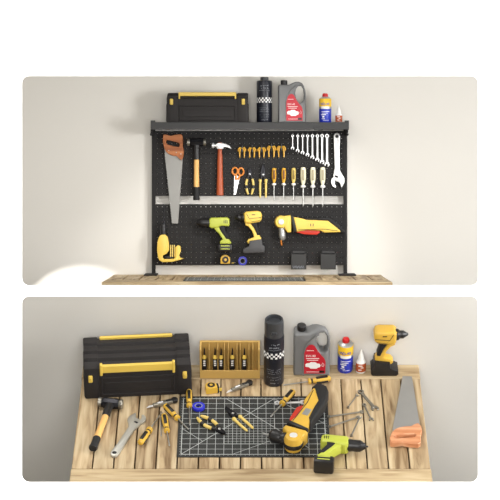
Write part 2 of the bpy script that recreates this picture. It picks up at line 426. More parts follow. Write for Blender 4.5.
def jug(M, label):
    T = thing('oil_jug', label, 'jug', M)
    # drawn from the photo at 250 px/m: x 278..306, y 80..123
    out = [(278.3, 122.6), (278, 121), (278, 86), (278.6, 84.6), (280, 84), (289, 84), (292, 82.4), (295.5, 81.2), (299, 81), (302, 82.4), (304, 85.4), (305.4, 90), (306, 97), (306, 121), (305.6, 122.6)]
    inn = [(298.0, 85.6), (301, 85.4), (303, 88.5), (303.6, 94), (303, 99.5), (301, 101.8), (298.4, 101.4), (296.2, 97.8), (295.2, 93), (295.8, 88.6)]
    cx, cy, s = 292, 122.8, .00399
    P = [Vector((x, y)) for x, y in pts(out, cx, cy, s)]; Q = [Vector((x, y)) for x, y in pts(inn, cx, cy, s)]
    b = B(); bm = b.bm; D = .052
    rings = []
    ed_all = []
    prof = [(-D / 2, .0055), (-D / 2 + .004, .0022), (-D / 2 + .011, .0005), (0, 0), (D / 2 - .011, .0005), (D / 2 - .004, .0022), (D / 2, .0055)]
    def inset(L, k):
        c = sum(L, Vector((0, 0))) / len(L); R_ = []
        for i, p in enumerate(L):
            a, d = L[i - 1], L[(i + 1) % len(L)]
            t = (d - a).normalized(); nrm = Vector((-t.y, t.x))
            if (c - p).dot(nrm) < 0: nrm = -nrm
            R_.append(p + nrm * k)
        return R_
    for z, k in prof:
        L1 = inset(P, k); L2 = inset(Q, -k * .9)
        rings.append(([bm.verts.new((p.x, z, p.y)) for p in L1], [bm.verts.new((p.x, z, p.y)) for p in L2]))
    for (a1, a2), (b1, b2) in zip(rings, rings[1:]):
        for A_, B_ in ((a1, b1), (a2, b2)):
            for i in range(len(A_)): bm.faces.new((A_[i], A_[(i + 1) % len(A_)], B_[(i + 1) % len(B_)], B_[i]))
    for rg in (rings[0], rings[-1]):
        ed = []
        for L in rg:
            for i in range(len(L)):
                e = bm.edges.get((L[i], L[(i + 1) % len(L)])); ed.append(e)
        bmesh.ops.triangle_fill(bm, use_beauty=True, edges=ed)
    def slim(bb):
        for v in bb.bm.verts:
            q = min(1, max(0, (v.co.x - .002) / .026)) * min(1, max(0, (v.co.z - .066) / .045)); q = q * q * (3 - 2 * q); v.co.y *= 1 - .55 * q
    slim(b); b.obj('jug_body', GREYJ, T, angle=.9)
    c = B(); c.at((284 - cx) * s, 0, (cy - 84.4) * s).lathe([(.0125, -.004), (.0125, .003), (.0135, .004), (.0135, .017), (.012, .019)], 24); c.obj('screw_cap', BLK, T)
    # long curved crease from shoulder to the base of the label
    g = B(); path = [(285.6, 122), (285.4, 108), (285.8, 101), (287.4, 95), (290.4, 90), (294, 86.6), (297, 84.6)]
    g.tube([((x - cx) * s, -D / 2 + .0015, (cy - y) * s) for x, y in path], [.0025] * 6 + [.0015], 8); g.obj('moulded_ridge', GREYJ, T)
    lab = [(286.2, 120), (286.2, 101), (287.6, 96.4), (289.6, 94), (292, 93.4), (294, 95), (296, 99), (298.6, 103), (301.4, 106), (302.4, 109), (302.4, 120)]
    l = B(); l.m = Matrix(((1, 0, 0, 0), (0, 0, -1, 0), (0, 1, 0, 0), (0, 0, 0, 1))); l.prism(pts(lab, cx, cy, s), D / 2 - .0005, D / 2 + .0006); slim(l); l.obj('label', REDL, T)
    d = B()
    base = Matrix(((1, 0, 0, 0), (0, 0, -1, 0), (0, 1, 0, 0), (0, 0, 0, 1)))
    def put(x, y): d.m = base @ Matrix.Translation(((x - cx) * s, (cy - y) * s, D / 2 + .0008))
    put(291.0, 103.8); d.text('5W-40', .0105, .0003)
    put(290.6, 98.8); d.box((0, 0, 0), (.022, .0016, .0006))
    for yy, ww in ((106, .040), (107.6, .034)): put(292.5, yy); d.box((0, 0, 0), (ww, .0018, .0006))
    car = [(287.2, 113.6), (287, 111.6), (288.2, 110.4), (290.2, 110.2), (291.2, 109.4), (294.4, 109.4), (296, 110.6), (298, 111), (298.6, 112.4), (298.2, 114), (296.8, 114.4), (295.6, 115.4), (291, 115.4), (289.8, 114)]
    put(292, 112); d.prism(pts(car, 292, 112, s), -.0003, .0003)
    put(300.4, 112); d.tube([(0, .008, 0), (.0035, .001, 0), (.002, -.005, 0), (-.002, -.005, 0), (-.0035, .001, 0)], .0006, 6, True)
    put(293, 118.4); d.box((0, 0, 0), (.040, .0012, .0006))
    slim(d); d.obj('label_print', WHT, T)
    d = B(); put_ = base @ Matrix.Translation(((299.6 - cx) * s, (cy - 118.2) * s, D / 2 + .0009)); d.m = put_; d.box((0, 0, 0), (.015, .008, .0006)); d.obj('label_corner', BLK, T)
    return T
jug(Matrix.Translation((ux(292, 8.34), 8.34, ZS)), 'grey oil jug with a crimson label on the black shelf')

def lube_can(M, label):
    T = thing('lubricant_can', label, 'can', M); r = .0245
    b = B(); b.mi = 0; b.lathe([(r * .93, 0), (r, .003), (r, .058)], 28); b.mi = 1; b.lathe([(r, .058), (r, .066)], 28); b.mi = 2; b.lathe([(r, .066), (r, .096), (r * .97, .098)], 28)
    b.mi = 1; b.lathe([(r * .97, .098), (r * .9, .1), (r * .5, .106), (.008, .107)], 28); b.obj('can_body', [BLUE, TIN, CANYEL], T)
    c = B(); c.lathe([(.0105, .104), (.0115, .106), (.0115, .114), (.009, .119), (.004, .120)], 20); c.at(.002, -.006, .115).box((0, 0, 0), (.010, .012, .007), .002); c.obj('nozzle_cap', REDC, T)
    s = B()                                   # shield and wave print on the front, laid round the curve
    def strip(z, a0, a1, dz, n=8, q=.0005):
        for i in range(n):
            a = math.radians(a0 + (a1 - a0) * (i + .5) / n)
            s.at((r + q) * math.cos(a), (r + q) * math.sin(a), z, rz=a).box((0, 0, 0), (.0006, r * math.radians(abs(a1 - a0)) / n * 1.05, dz))
    strip(.046, -128, -52, .002); strip(.040, -125, -70, .0015); strip(.034, -130, -85, .003); strip(.026, -120, -100, .006, 4); strip(.018, -128, -95, .0018); strip(.012, -110, -60, .0012); strip(.062, -130, -50, .010, 10, .0004)
    s.obj('white_print', WHT, T)
    t = B(); 
    for ch, a in (('W', -122), ('D', -104), ('-', -90), ('4', -76), ('0', -60)):
        ar = math.radians(a); t.m = Matrix.Translation(((r + .0008) * math.cos(ar), (r + .0008) * math.sin(ar), .076)) @ Matrix.Rotation(ar + PI / 2, 4, 'Z') @ Matrix.Rotation(PI / 2, 4, 'X'); t.text(ch, .014, .0003)
    t.obj('lettering', BLUE, T)
    return T
lube_can(Matrix.Translation((ux(325.2, 8.34), 8.34, ZS)), 'blue and yellow lubricant can with a red cap, on the black shelf')

def glue(M, label):
    T = thing('glue_bottle', label, 'bottle', M); r = .0145
    b = B(); b.lathe([(r * .9, 0), (r, .002), (r, .036), (r * .8, .041), (.007, .044)], 24, 1, .8); b.obj('bottle_body', WHT, T)
    l = B(); l.lathe([(r * 1.02, .006), (r * 1.04, .0065), (r * 1.04, .033), (r * 1.02, .0335)], 24, 1, .8); l.obj('label', GLUEB, T)
    p = B(); 
    for z, x, q in ((.028, -.002, .012), (.022, .003, .008), (.014, -.003, .01)): p.at(x, -r * .84, z).box((0, 0, 0), (q, .0012, .0025))
    p.obj('label_print', WHT, T)
    c = B(); c.lathe([(.0085, .043), (.0095, .045), (.008, .054), (.004, .068), (.0018, .076), (.0015, .078)], 20); c.obj('nozzle', WHT, T)
    return T
glue(Matrix.Translation((ux(338.8, 8.33), 8.33, ZS)) @ Matrix.Scale(.92, 4), 'small brown-labelled glue bottle with white nozzle, on the black shelf')

# ------------------------------------------------------------------ hand tools: drawn lying (x right, y up, z out of the table / board)
ALONGY = Matrix.Rotation(-PI / 2, 4, 'X')
def handsaw(M, label, hw_=None):
    T = thing('handsaw', label, 'saw', M)
    cx, cy = 174, 159
    bl = [(164.6, 148), (165, 153), (172.4, 223.4), (178.2, 223.4), (182.6, 162), (182.6, 150), (170, 148)]
    b = B()
    P = pts(bl, cx, cy)
    # toothed left edge between point 1 and 2
    a, c = Vector(P[1]), Vector(P[2]); n = 46; e = (c - a).normalized(); nn = Vector((-e.y, e.x)); nn = nn if nn.x < 0 else -nn
    teeth = []
    for i in range(n + 1):
        teeth.append(a.lerp(c, i / n)); 
        if i < n: teeth.append(a.lerp(c, (i + .5) / n) + nn * .0022)
    b.prism([P[0]] + [(v.x, v.y) for v in teeth] + P[3:], .009, .0105); b.obj('blade', mat('saw_blade_steel', rgb(150, 149, 146), .6, .45, noise=.08, scale=25), T)
    h = [(163.2, 135), (165, 134.4), (171, 136), (175, 134.8), (181, 134.4), (182.8, 136), (183, 146), (184, 151), (183.4, 157), (181.6, 160.4), (179, 158.6), (177, 156.2), (173, 155.8), (169, 154.2), (166.4, 152), (164.4, 148), (163, 142)]
    hh = [(167, 140), (172, 141), (178.8, 142.8), (180, 145), (178.8, 147.2), (173, 146.2), (167.4, 144.6), (165.8, 142.2)]
    b = B(); bm = b.bm
    lay = []
    for z, k in ((.001, .0016), (.003, 0), (.0165, 0), (.0185, .0016)):
        row = []
        for L, sg in ((h, 1), (hh, -1)):
            V = [Vector(p) for p in pts(L, cx, cy)]; c_ = sum(V, Vector((0, 0))) / len(V)
            row.append([bm.verts.new((p.x + (c_ - p).normalized().x * k * sg, p.y + (c_ - p).normalized().y * k * sg, z)) for p in V])
        lay.append(row)
    for r0, r1 in zip(lay, lay[1:]):
        for A_, B_ in zip(r0, r1):
            for i in range(len(A_)): bm.faces.new((A_[i], A_[(i + 1) % len(A_)], B_[(i + 1) % len(B_)], B_[i]))
    for rg in (lay[0], lay[-1]):
        ed = [bm.edges.get((L[i], L[(i + 1) % len(L)])) for L in rg for i in range(len(L))]
        bmesh.ops.triangle_fill(bm, use_beauty=True, edges=ed)
    b.obj('handle', hw_ or HANDLEWOOD, T)
    for x, y in ((169, 150.6), (176.4, 152.6), (181, 154)):
        k = B(); p = pts([(x, y)], cx, cy)[0]; k.at(p[0], p[1], .0175).lathe([(.0022, 0), (.0022, .0016), (.0012, .002)], 12); k.obj('rivet', STEEL, T)
    return T
handsaw(hang(174, 159), 'wooden-handled handsaw hanging blade down on the pegboard', SAWWOOD)

def sledge(M, label):
    T = thing('sledgehammer', label, 'hammer', M); cx, cy = 196.6, 142.4
    b = B(); b.m = Matrix.Translation((0, 0, .0165)) @ Matrix.Rotation(PI / 2, 4, 'Y')
    q = .0385
    b.mi = 0; b.lathe([(.0135, -q * .72), (.0165, -q * .5), (.0165, q * .5), (.0135, q * .72)], 8)
    b.mi = 1
    for sg in (-1, 1):
        b.lathe([(.0135, sg * q * .70), (.0152, sg * q * .78), (.0155, sg * q * .95), (.013, sg * q)], 20)
    b.obj('head', [DSTEEL, SATIN], T)
    n = B(); n.m = Matrix.Translation((0, 0, .0165)) @ Matrix.Rotation(PI / 2, 4, 'X')
    n.lathe([(.0085, -.016), (.0095, -.014), (.0145, .012), (.0135, .018), (.0125, .03), (.0125, .065), (.0115, .069)], 16, 1, .85); n.obj('neck_sleeve', BLK, T)
    n = B(); n.m = Matrix.Translation((0, 0, .0165)) @ Matrix.Rotation(PI / 2, 4, 'X'); n.lathe([(.0105, .064), (.0100, .12), (.0112, .182)], 16, 1, .85); n.obj('handle', PALEWOOD, T)
    n = B(); n.m = Matrix.Translation((0, 0, .0165)) @ Matrix.Rotation(PI / 2, 4, 'X'); n.lathe([(.0115, .178), (.0125, .181), (.0115, .20), (.0118, .215), (.0135, .226), (.012, .231)], 16, 1, .9); n.obj('grip', RUB, T)
    return T
sledge(hang(196.6, 142.4), 'short black-headed sledgehammer hanging on the pegboard')

T = thing('claw_hammer', 'claw hammer with a red-brown wooden handle hanging on the pegboard', 'hammer', hang(220, 145.6))
b = B(); b.at(0, 0, .013)
P = pts([(216.6, 143.6), (219, 143), (223, 143.2), (226.6, 144.2), (229.6, 146), (232, 149), (230.6, 148.9), (227.6, 147.4), (224, 147.2), (223.2, 149), (217, 149), (216.6, 147.6)], 220, 145.6)
b.prism(P, -.007, .007, .0018)
b.m = Matrix.Translation((0, 0, .013)) @ Matrix.Rotation(-PI / 2, 4, 'Y'); b.lathe([(.0065, .010), (.0058, .018), (.0058, .022), (.0105, .024), (.0105, .031), (.009, .0325)], 20)
b.obj('head', CHROME, T)
b = B(); b.m = Matrix.Translation((0, 0, .013)) @ Matrix.Rotation(PI / 2, 4, 'X')
b.lathe([(.0075, -.012), (.0085, .012), (.0085, .03), (.0105, .06), (.0110, .10), (.0125, .15), (.0145, .19), (.0135, .199)], 20, 1, .75); b.obj('handle', REDWOOD, T)

T = thing('scissors', 'small orange-handled scissors hanging on the pegboard', 'scissors', hang(237, 178))
b = B(); b.prism(pts([(234.2, 176), (238.6, 176), (238.2, 184), (235.4, 194.8), (233.8, 194.8), (234.2, 184)], 237, 178), .003, .0045); b.obj('blade', CHROME, T)
b = B(); b.prism(pts([(235.8, 176), (239.8, 178), (237.8, 186), (235.8, 194.4), (234.6, 194.2), (235.2, 184)], 237, 178), .0046, .006); b.obj('blade', CHROME, T)
for ex, ey, sg in ((234.9, 171.2, 1), (241, 171.8, -1)):
    b = B(); c = pts([(ex, ey)], 237, 178)[0]
    b.tube([(c[0] + .0105 * math.cos(t * PI / 8), c[1] + .0145 * math.sin(t * PI / 8), .005) for t in range(16)], .0035, 8, True)
    e = pts([(ex + sg * .9, ey + 3.6), (236.2 + (237.6 - 236.2) * (sg < 0), 180)], 237, 178); b.tube([(*e[0], .005), (*e[1], .005)], [.0042, .005], 8); b.obj('finger_loop', ORG, T)

def pliers(M, label, style='banded', name='pliers', cat='pliers'):
    """jaws towards +y, pivot at origin, handles towards -y"""
    T = thing(name, label, cat, M)
    z = .007
    for q in (-1, 1):
        j = B(); 
        if style == 'banded': j.prism([(0, -.010), (q * .008, -.004), (q * .007, .006), (q * .0045, .020), (q * .0006, .024), (q * .0004, .004)], z - .004, z + .004, .001, 1)
        else: j.prism([(0, -.012), (q * .010, -.006), (q * .010, .006), (q * .0065, .022), (q * .0035, .040), (q * .0006, .042), (q * .0006, .004)], z - .0045, z + .0045, .001, 1)
        j.obj('jaw', DSTEEL, T)
        h = B()
        if style == 'banded':
            pth = [(q * .003, -.004), (q * .006, -.012), (q * .010, -.020), (q * .0135, -.032), (q * .0145, -.045), (q * .0135, -.058), (q * .0105, -.070), (q * .0065, -.082)]
            P = [(x, y, z) for x, y in pth]
            h.mi = 0; h.tube(P[0:3], [.0038, .0040, .0042], 10); h.mi = 1; h.tube(P[2:5], [.0044, .0050, .0048], 10); h.mi = 0; h.tube(P[4:6], [.0050, .0050], 10); h.mi = 1; h.tube(P[5:8], [.0050, .0050, .0030], 10)
            h.obj('handle', [BLK, BUF], T)
        else:
            h.mi = 0; h.tube([(q * .003, -.006, z), (q * .009, -.020, z)], [.004, .0045], 10)
            h.mi = 1; h.tube([(q * .0100, -.018, z), (q * .0110, -.024, z), (q * .0115, -.030, z), (q * .0120, -.060, z), (q * .0112, -.088, z), (q * .0108, -.093, z)], [.0052, .0066, .0046, .0044, .0040, .0028], 10)
            h.ball((q * .0150, -.022, z), (.0040, .0022, .003), 10)
            h.obj('handle', [BLK, BUF], T)
    p = B(); p.at(0, 0, z + .003).lathe([(.0042, 0), (.0042, .0022), (.003, .003)], 16); p.obj('pivot', STEEL, T)
    return T
pliers(hang(249.8, 174), 'compact pliers with black-banded yellow handles hanging on the pegboard')
pliers(hang(263, 174.6), 'pliers with plain cream-yellow handles hanging on the pegboard', 'plain')

# mini clamps
def clamp(M, label, grp=None):
    T = thing('spring_clamp', label, 'clamp', M, grp); z = .007
    for q in (-1, 1):
        b = B(); b.tube([(q * .002, .004, z), (q * .008, .006, z), (q * .012, .001, z), (q * .013, -.006, z)], [.0035, .0042, .0035, .0025], 8)
        b.tube([(q * .006, .002, z), (q * .0085, -.010, z), (q * .008, -.028, z)], [.003, .0027, .0018], 8); b.obj('arm', GOLD, T)
    b = B(); b.tube([(0, .016, z), (0, .004, z), (0, -.008, z)], [.002, .003, .0022], 8); b.obj('spring_pin', BLK, T)
    return T
pos = [242, 252, 261.6, 271.4, 281.2]; words = ['leftmost', 'second', 'middle', 'fourth', 'rightmost']
first = None
for i, px in enumerate(pos):
    lab = f'small golden spring clamp on the pegboard, {words[i]} of the row of five'
    M = hang(px, 149.8 - (1.2 if i > 2 else 0), s=(1.25 if i > 2 else 1.12))
    if first is None: first = clamp(M, lab, 'small clamps in a row')
    else: copy_tree(first, M, lab, 'small clamps in a row')

def screwdriver(M, label, hl, sl, w, hm, im, group=None, collar=None, rs=.0022, tip='flat'):
    """butt at origin, tip towards +y, axis at height w"""
    T = thing('screwdriver', label, 'screwdriver', M, group)
    b = B(); b.m = Matrix.Translation((0, 0, w)) @ ALONGY
    prof = [(w * .55, 0), (w * .88, hl * .04), (w, hl * .16), (w * 1.02, hl * .45), (w * .85, hl * .72), (w * .55, hl * .82), (w * .55, hl * .86)]
    b.lathe(prof, 16)
    if not collar: b.mi = 1; b.lathe([(w * .62, hl * .76), (w * .66, hl * .78), (w * .66, hl * .85), (w * .6, hl * .87)], 16)
    b.mi = 1 if collar else 0; b.lathe([(w * .6, hl * .86), (w * .98, hl * .90), (w * .98, hl * .97), (w * .5, hl)], 16)
    b.obj('handle', [hm, collar or BLK], T)
    g = B()
    for k in range(3):
        a = PI / 2 + k * 2 * PI / 3; rr = w * .90
        g.m = Matrix.Translation((math.cos(a) * rr, hl * .38, w + math.sin(a) * rr)) @ Matrix.Rotation(a - PI / 2, 4, 'Y').inverted()
        g.box((0, 0, 0), (w * (.85 if collar else 1.05), hl * .52, w * .45), w * .2, 2)
    g.obj('grip_inset', im, T)
    s = B(); s.m = Matrix.Translation((0, 0, w)) @ ALONGY; s.lathe([(rs, hl * .98), (rs, hl + sl * .88), (rs * 1.2, hl + sl * .94), (rs * .4, hl + sl)], 10)
    s.obj('shaft', STEEL, T)
    return T
BRN = mat('brown_inset', rgb(110, 66, 28), .5); TAN = mat('grey_tan_inset', rgb(170, 160, 130), .5); OLV = mat('olive_inset', rgb(130, 110, 50), .5)
sdx = [274, 283.7, 293.5, 303.1, 312.8, 322.6]
for i, px in enumerate(sdx):
    lab = f'{["golden", "golden", "pale golden", "cream", "cream", "cream"][i]} screwdriver on the pegboard, {["first", "second", "third", "fourth", "fifth", "sixth"][i]} from the left in its row'
    big = i > 2
    screwdriver(hang(px, 167.2 if big else 168, PI), lab, .083 if big else .070, (.074 if big else .062), .0105 if big else .0086,
                [GOLD, GOLD, BUF, CREAM, CREAM, CREAM][i], [BRN, BRN, OLV, TAN, TAN, TAN][i], 'screwdrivers hanging in a row', WHT, .0026 if big else .0019)

def wrench(M, label, L, group=None, s=1.0, m=None):
    """ring at origin, shank towards -y, open jaw at the bottom"""
    T = thing('combination_wrench', label, 'wrench', M, group) if False else None
    w = max(.0022, L * .030) * s; R_ = max(.0058, L * .055) * s
    b = B(); bm = b.bm; z0, z1 = .002, .002 + .0045
    n = 14
    ro = [[bm.verts.new((R_ * math.cos(2 * PI * k / n), R_ * math.sin(2 * PI * k / n), z)) for k in range(n)] for z in (z0, z1)]
    ri = [[bm.verts.new((R_ * .55 * math.cos(2 * PI * k / n), R_ * .55 * math.sin(2 * PI * k / n), z)) for k in range(n)] for z in (z0, z1)]
    for k in range(n):
        j = (k + 1) % n
        bm.faces.new((ro[0][k], ro[0][j], ro[1][j], ro[1][k])); bm.faces.new((ri[0][k], ri[0][j], ri[1][j], ri[1][k]))
        for q in (0, 1): bm.faces.new((ro[q][k], ro[q][j], ri[q][j], ri[q][k]))
    b.prism([(-w, -R_ * .8), (w, -R_ * .8), (w * .9, -L * .5), (w, -L + R_ * 2.2), (-w, -L + R_ * 2.2), (-w * .9, -L * .5)], z0 + .0006, z1 - .0006, .0008, 1)
    a = math.radians(-15); h = R_ * 1.25
    b.m = Matrix.Translation((0, -L + h, 0)) @ Matrix.Rotation(a, 4, 'Z')
    b.prism([(-h * .45, h * .9), (h * .45, h * .9), (h, h * .2), (h * .95, -h * .7), (h * .5, -h), (h * .42, -h * .1), (0, h * .15), (-h * .42, -h * .1), (-h * .5, -h), (-h * .95, -h * .7), (-h, h * .2)], z0, z1, .0008, 1)
    o = b.obj('combination_wrench', m or CHROME)
    o.matrix_world = M; return tag(o, label, 'wrench', group)
wx = [292.6, 297.7, 302.6, 307.5, 312.4, 317.4, 322.1, 327]; wb = [149.8, 152.2, 154.4, 156.7, 159.1, 161.6, 164, 166.6]
for i, (px, py) in enumerate(zip(wx, wb)):
    o_ = ['shortest', 'second shortest', 'third shortest', 'fourth shortest', 'fourth longest', 'third longest', 'second longest', 'longest'][i]
    wrench(hang(px, 136), f'{o_} combination wrench in the graded row on the pegboard', (py - 136) * K, 'combination wrenches graded by size', s=.95 + .03 * i)

def adj_wrench(M, label, m=CHROME):
    T = thing('adjustable_wrench', label, 'wrench', M); cx, cy = 336.8, 160
    sh = [(334.6, 133.6), (336.8, 132.8), (339, 133.8), (340, 136.4), (339.8, 139), (339.4, 150), (339.8, 170), (341.6, 173.6), (344.2, 178), (344.4, 182), (342.4, 186.6), (341.2, 187.6), (339.8, 183.4), (338.4, 181.8), (336, 181.4), (333.8, 179.2), (333, 176), (333.8, 172), (334.6, 168), (334, 150), (333.6, 139), (333.6, 136.2)]
    P = pts(sh, cx, cy)
    b = B(); b.prism(P, .002, .0115, .0018); 
    b.obj('handle', m, T)
    e = B(); c = pts([(336.8, 136.4)], cx, cy)[0]; e.at(c[0], c[1], .0117).lathe([(.0068, -.0004), (.0068, .0003), (.0066, .0004)], 18); e.obj('hanging_hole', mat('dark_opening', rgb(30, 30, 31), .8), T)
    j = B(); j.prism(pts([(331.4, 179), (333.8, 176.8), (335.4, 178.2), (334.8, 180.8), (334.8, 184), (336.2, 186.6), (335.2, 188), (332.4, 186), (331, 182.4)], cx, cy), .0025, .011, .001, 1)
    j.obj('movable_jaw', m, T)
    k = B(); c = pts([(336.4, 176.6)], cx, cy)[0]; k.m = Matrix.Translation((c[0], c[1], .010)) @ Matrix.Rotation(PI / 2, 4, 'Y') @ Matrix.Rotation(.3, 4, 'X')
    k.lathe([(.0035, -.006), (.0042, -.005), (.0036, -.003), (.0042, -.001), (.0036, .001), (.0042, .003), (.0036, .005), (.003, .006)], 12); k.obj('adjusting_screw', DSTEEL, T)
    return T
adj_wrench(hang(336.8, 160), 'large bright adjustable wrench hanging on the pegboard')

# ------------------------------------------------------------------ power tools (side view in x,y; symmetrical about z=0)
def lime_drill(M, label):
    T = thing('cordless_drill', label, 'drill', M); cx, cy = 219.5, 232
    p = lambda L: pts(L, cx, cy)
    b = B(); b.prism(p([(209.4, 219.4), (211, 217.6), (227, 217.2), (229.4, 218.6), (229.8, 224.6), (228.6, 226.2), (222, 225.6), (217.6, 227.6), (211.4, 228), (209.4, 226.6)]), -.020, .020, .006, 3)
    b.prism(p([(213.6, 227), (219, 226.4), (223.4, 231.6), (228.8, 239), (231.2, 241.6), (231.2, 243.6), (220.2, 243.6), (220, 241), (222.6, 239), (219.6, 234.2), (215.6, 230)]), -.016, .016, .004, 2)
    b.obj('housing', LIME, T)
    g = B(); g.prism(p([(218.6, 226.2), (225, 225.6), (224.8, 228.8), (229.8, 238.6), (226.2, 238.8), (220.6, 230.6)]), -.0175, .0175, .003, 2); g.obj('rubber_grip', RUB, T)
    g = B(); g.prism(p([(215.8, 228.4), (218, 228), (219.8, 231.6), (218.6, 232.6), (216.6, 231)]), -.007, .007, .001, 1); g.obj('trigger', BLK, T)
    c = B(); c.m = Matrix.Translation((*p([(209.6, 222.6)])[0], 0)) @ Matrix.Rotation(-PI / 2, 4, 'Y')
    c.lathe([(.018, -.002), (.0185, .004), (.017, .014), (.0175, .018), (.0175, .034), (.014, .040), (.008, .050), (.003, .052), (.0025, .058)], 24); c.obj('chuck', BLK, T)
    v = B()
    for q in (-1, 1):
        for i in range(3): v.box((*p([(224.2 + i * 1.5, 221.6)])[0], q * .0202), (.0022, .013, .0015))
    v.obj('vent_slot', BLK, T)
    k = B(); k.box((*p([(225.2, 247.6)])[0], 0), (.058, .030, .047), .006); k.obj('battery', BLK, T)
    s = B()
    for q in (-1, 1):
        for y in (245.6, 248.6): s.box((*p([(225.4, y)])[0], q * .0234), (.036, .0038, .0015), .0005, 1)
    s.obj('battery_stripe', LIME, T)
    return T
lime_drill(hang(219.5, 232, lift=.0275), 'lime green cordless drill hanging on the pegboard')

def yellow_drill(M, label):
    T = thing('impact_driver', label, 'drill', M); cx, cy = 253, 232
    p = lambda L: pts(L, cx, cy)
    b = B(); b.prism(p([(243.8, 213.4), (246, 211.4), (258, 210.8), (260.8, 212), (262, 215), (261.6, 219.4), (259.6, 221.8), (252.6, 223), (247, 223.4), (244.4, 221.6)]), -.026, .026, .008, 3)
    b.prism(p([(245, 221.4), (250, 222.4), (253.8, 227.6), (257, 233.6), (259.6, 235.4), (261.4, 238), (261.4, 241), (248, 243.4), (246.8, 241.4), (248.6, 238.8), (254, 237), (252.2, 231), (248.4, 226.4), (245.2, 225)]), -.017, .017, .004, 2)
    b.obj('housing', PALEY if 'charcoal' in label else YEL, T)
    g = B(); g.prism(p([(250.6, 222.6), (256.6, 221.8), (257.4, 226.6), (259.8, 234.4), (257, 235), (254.4, 228)]), -.0185, .0185, .003, 2); g.obj('rubber_grip', RUB, T)
    g = B(); g.prism(p([(247, 224.4), (249.4, 224), (252, 227.8), (251, 229.2), (248, 226.4)]), -.008, .008, .001, 1); g.obj('trigger', REDP, T)
    g = B()
    for q in (-1, 1):
        L = [(246.4, 213.4), (249.4, 218.6), (261, 217.2)]
        P = [(*v, q * .0258) for v in p(L)]; g.tube(P, .0012, 6)
        L = [(249.4, 218.6), (252, 221.4), (260, 220.2)]; g.tube([(*v, q * .0252) for v in p(L)], .0010, 6)
        g.box((*p([(253.4, 214.6)])[0], q * .0262), (.014, .0035, .001))
    g.obj('trim_line', BLK, T)
    c = B(); c.m = Matrix.Translation((*p([(244, 217.4)])[0], 0)) @ Matrix.Rotation(-PI / 2, 4, 'Y')
    c.lathe([(.019, -.002), (.0185, .006), (.013, .012), (.0135, .022), (.010, .027), (.005, .036), (.002, .038)], 24); c.obj('chuck', BLK, T)
    k = B(); k.prism(p([(249.6, 240.6), (261.6, 238.6), (262.6, 244.6), (264.8, 246.4), (264.8, 250.6), (263.6, 252.2), (244.4, 253), (242.8, 251.6), (243, 248.6), (249, 245.6)]), -.028, .028, .004, 2); k.obj('battery', BLK if 'standing' in label else mat('charcoal_battery', rgb(66, 66, 68), .5), T)
    return T
yellow_drill(hang(253, 232, lift=.0295), 'yellow impact driver with a charcoal battery hanging on the pegboard')

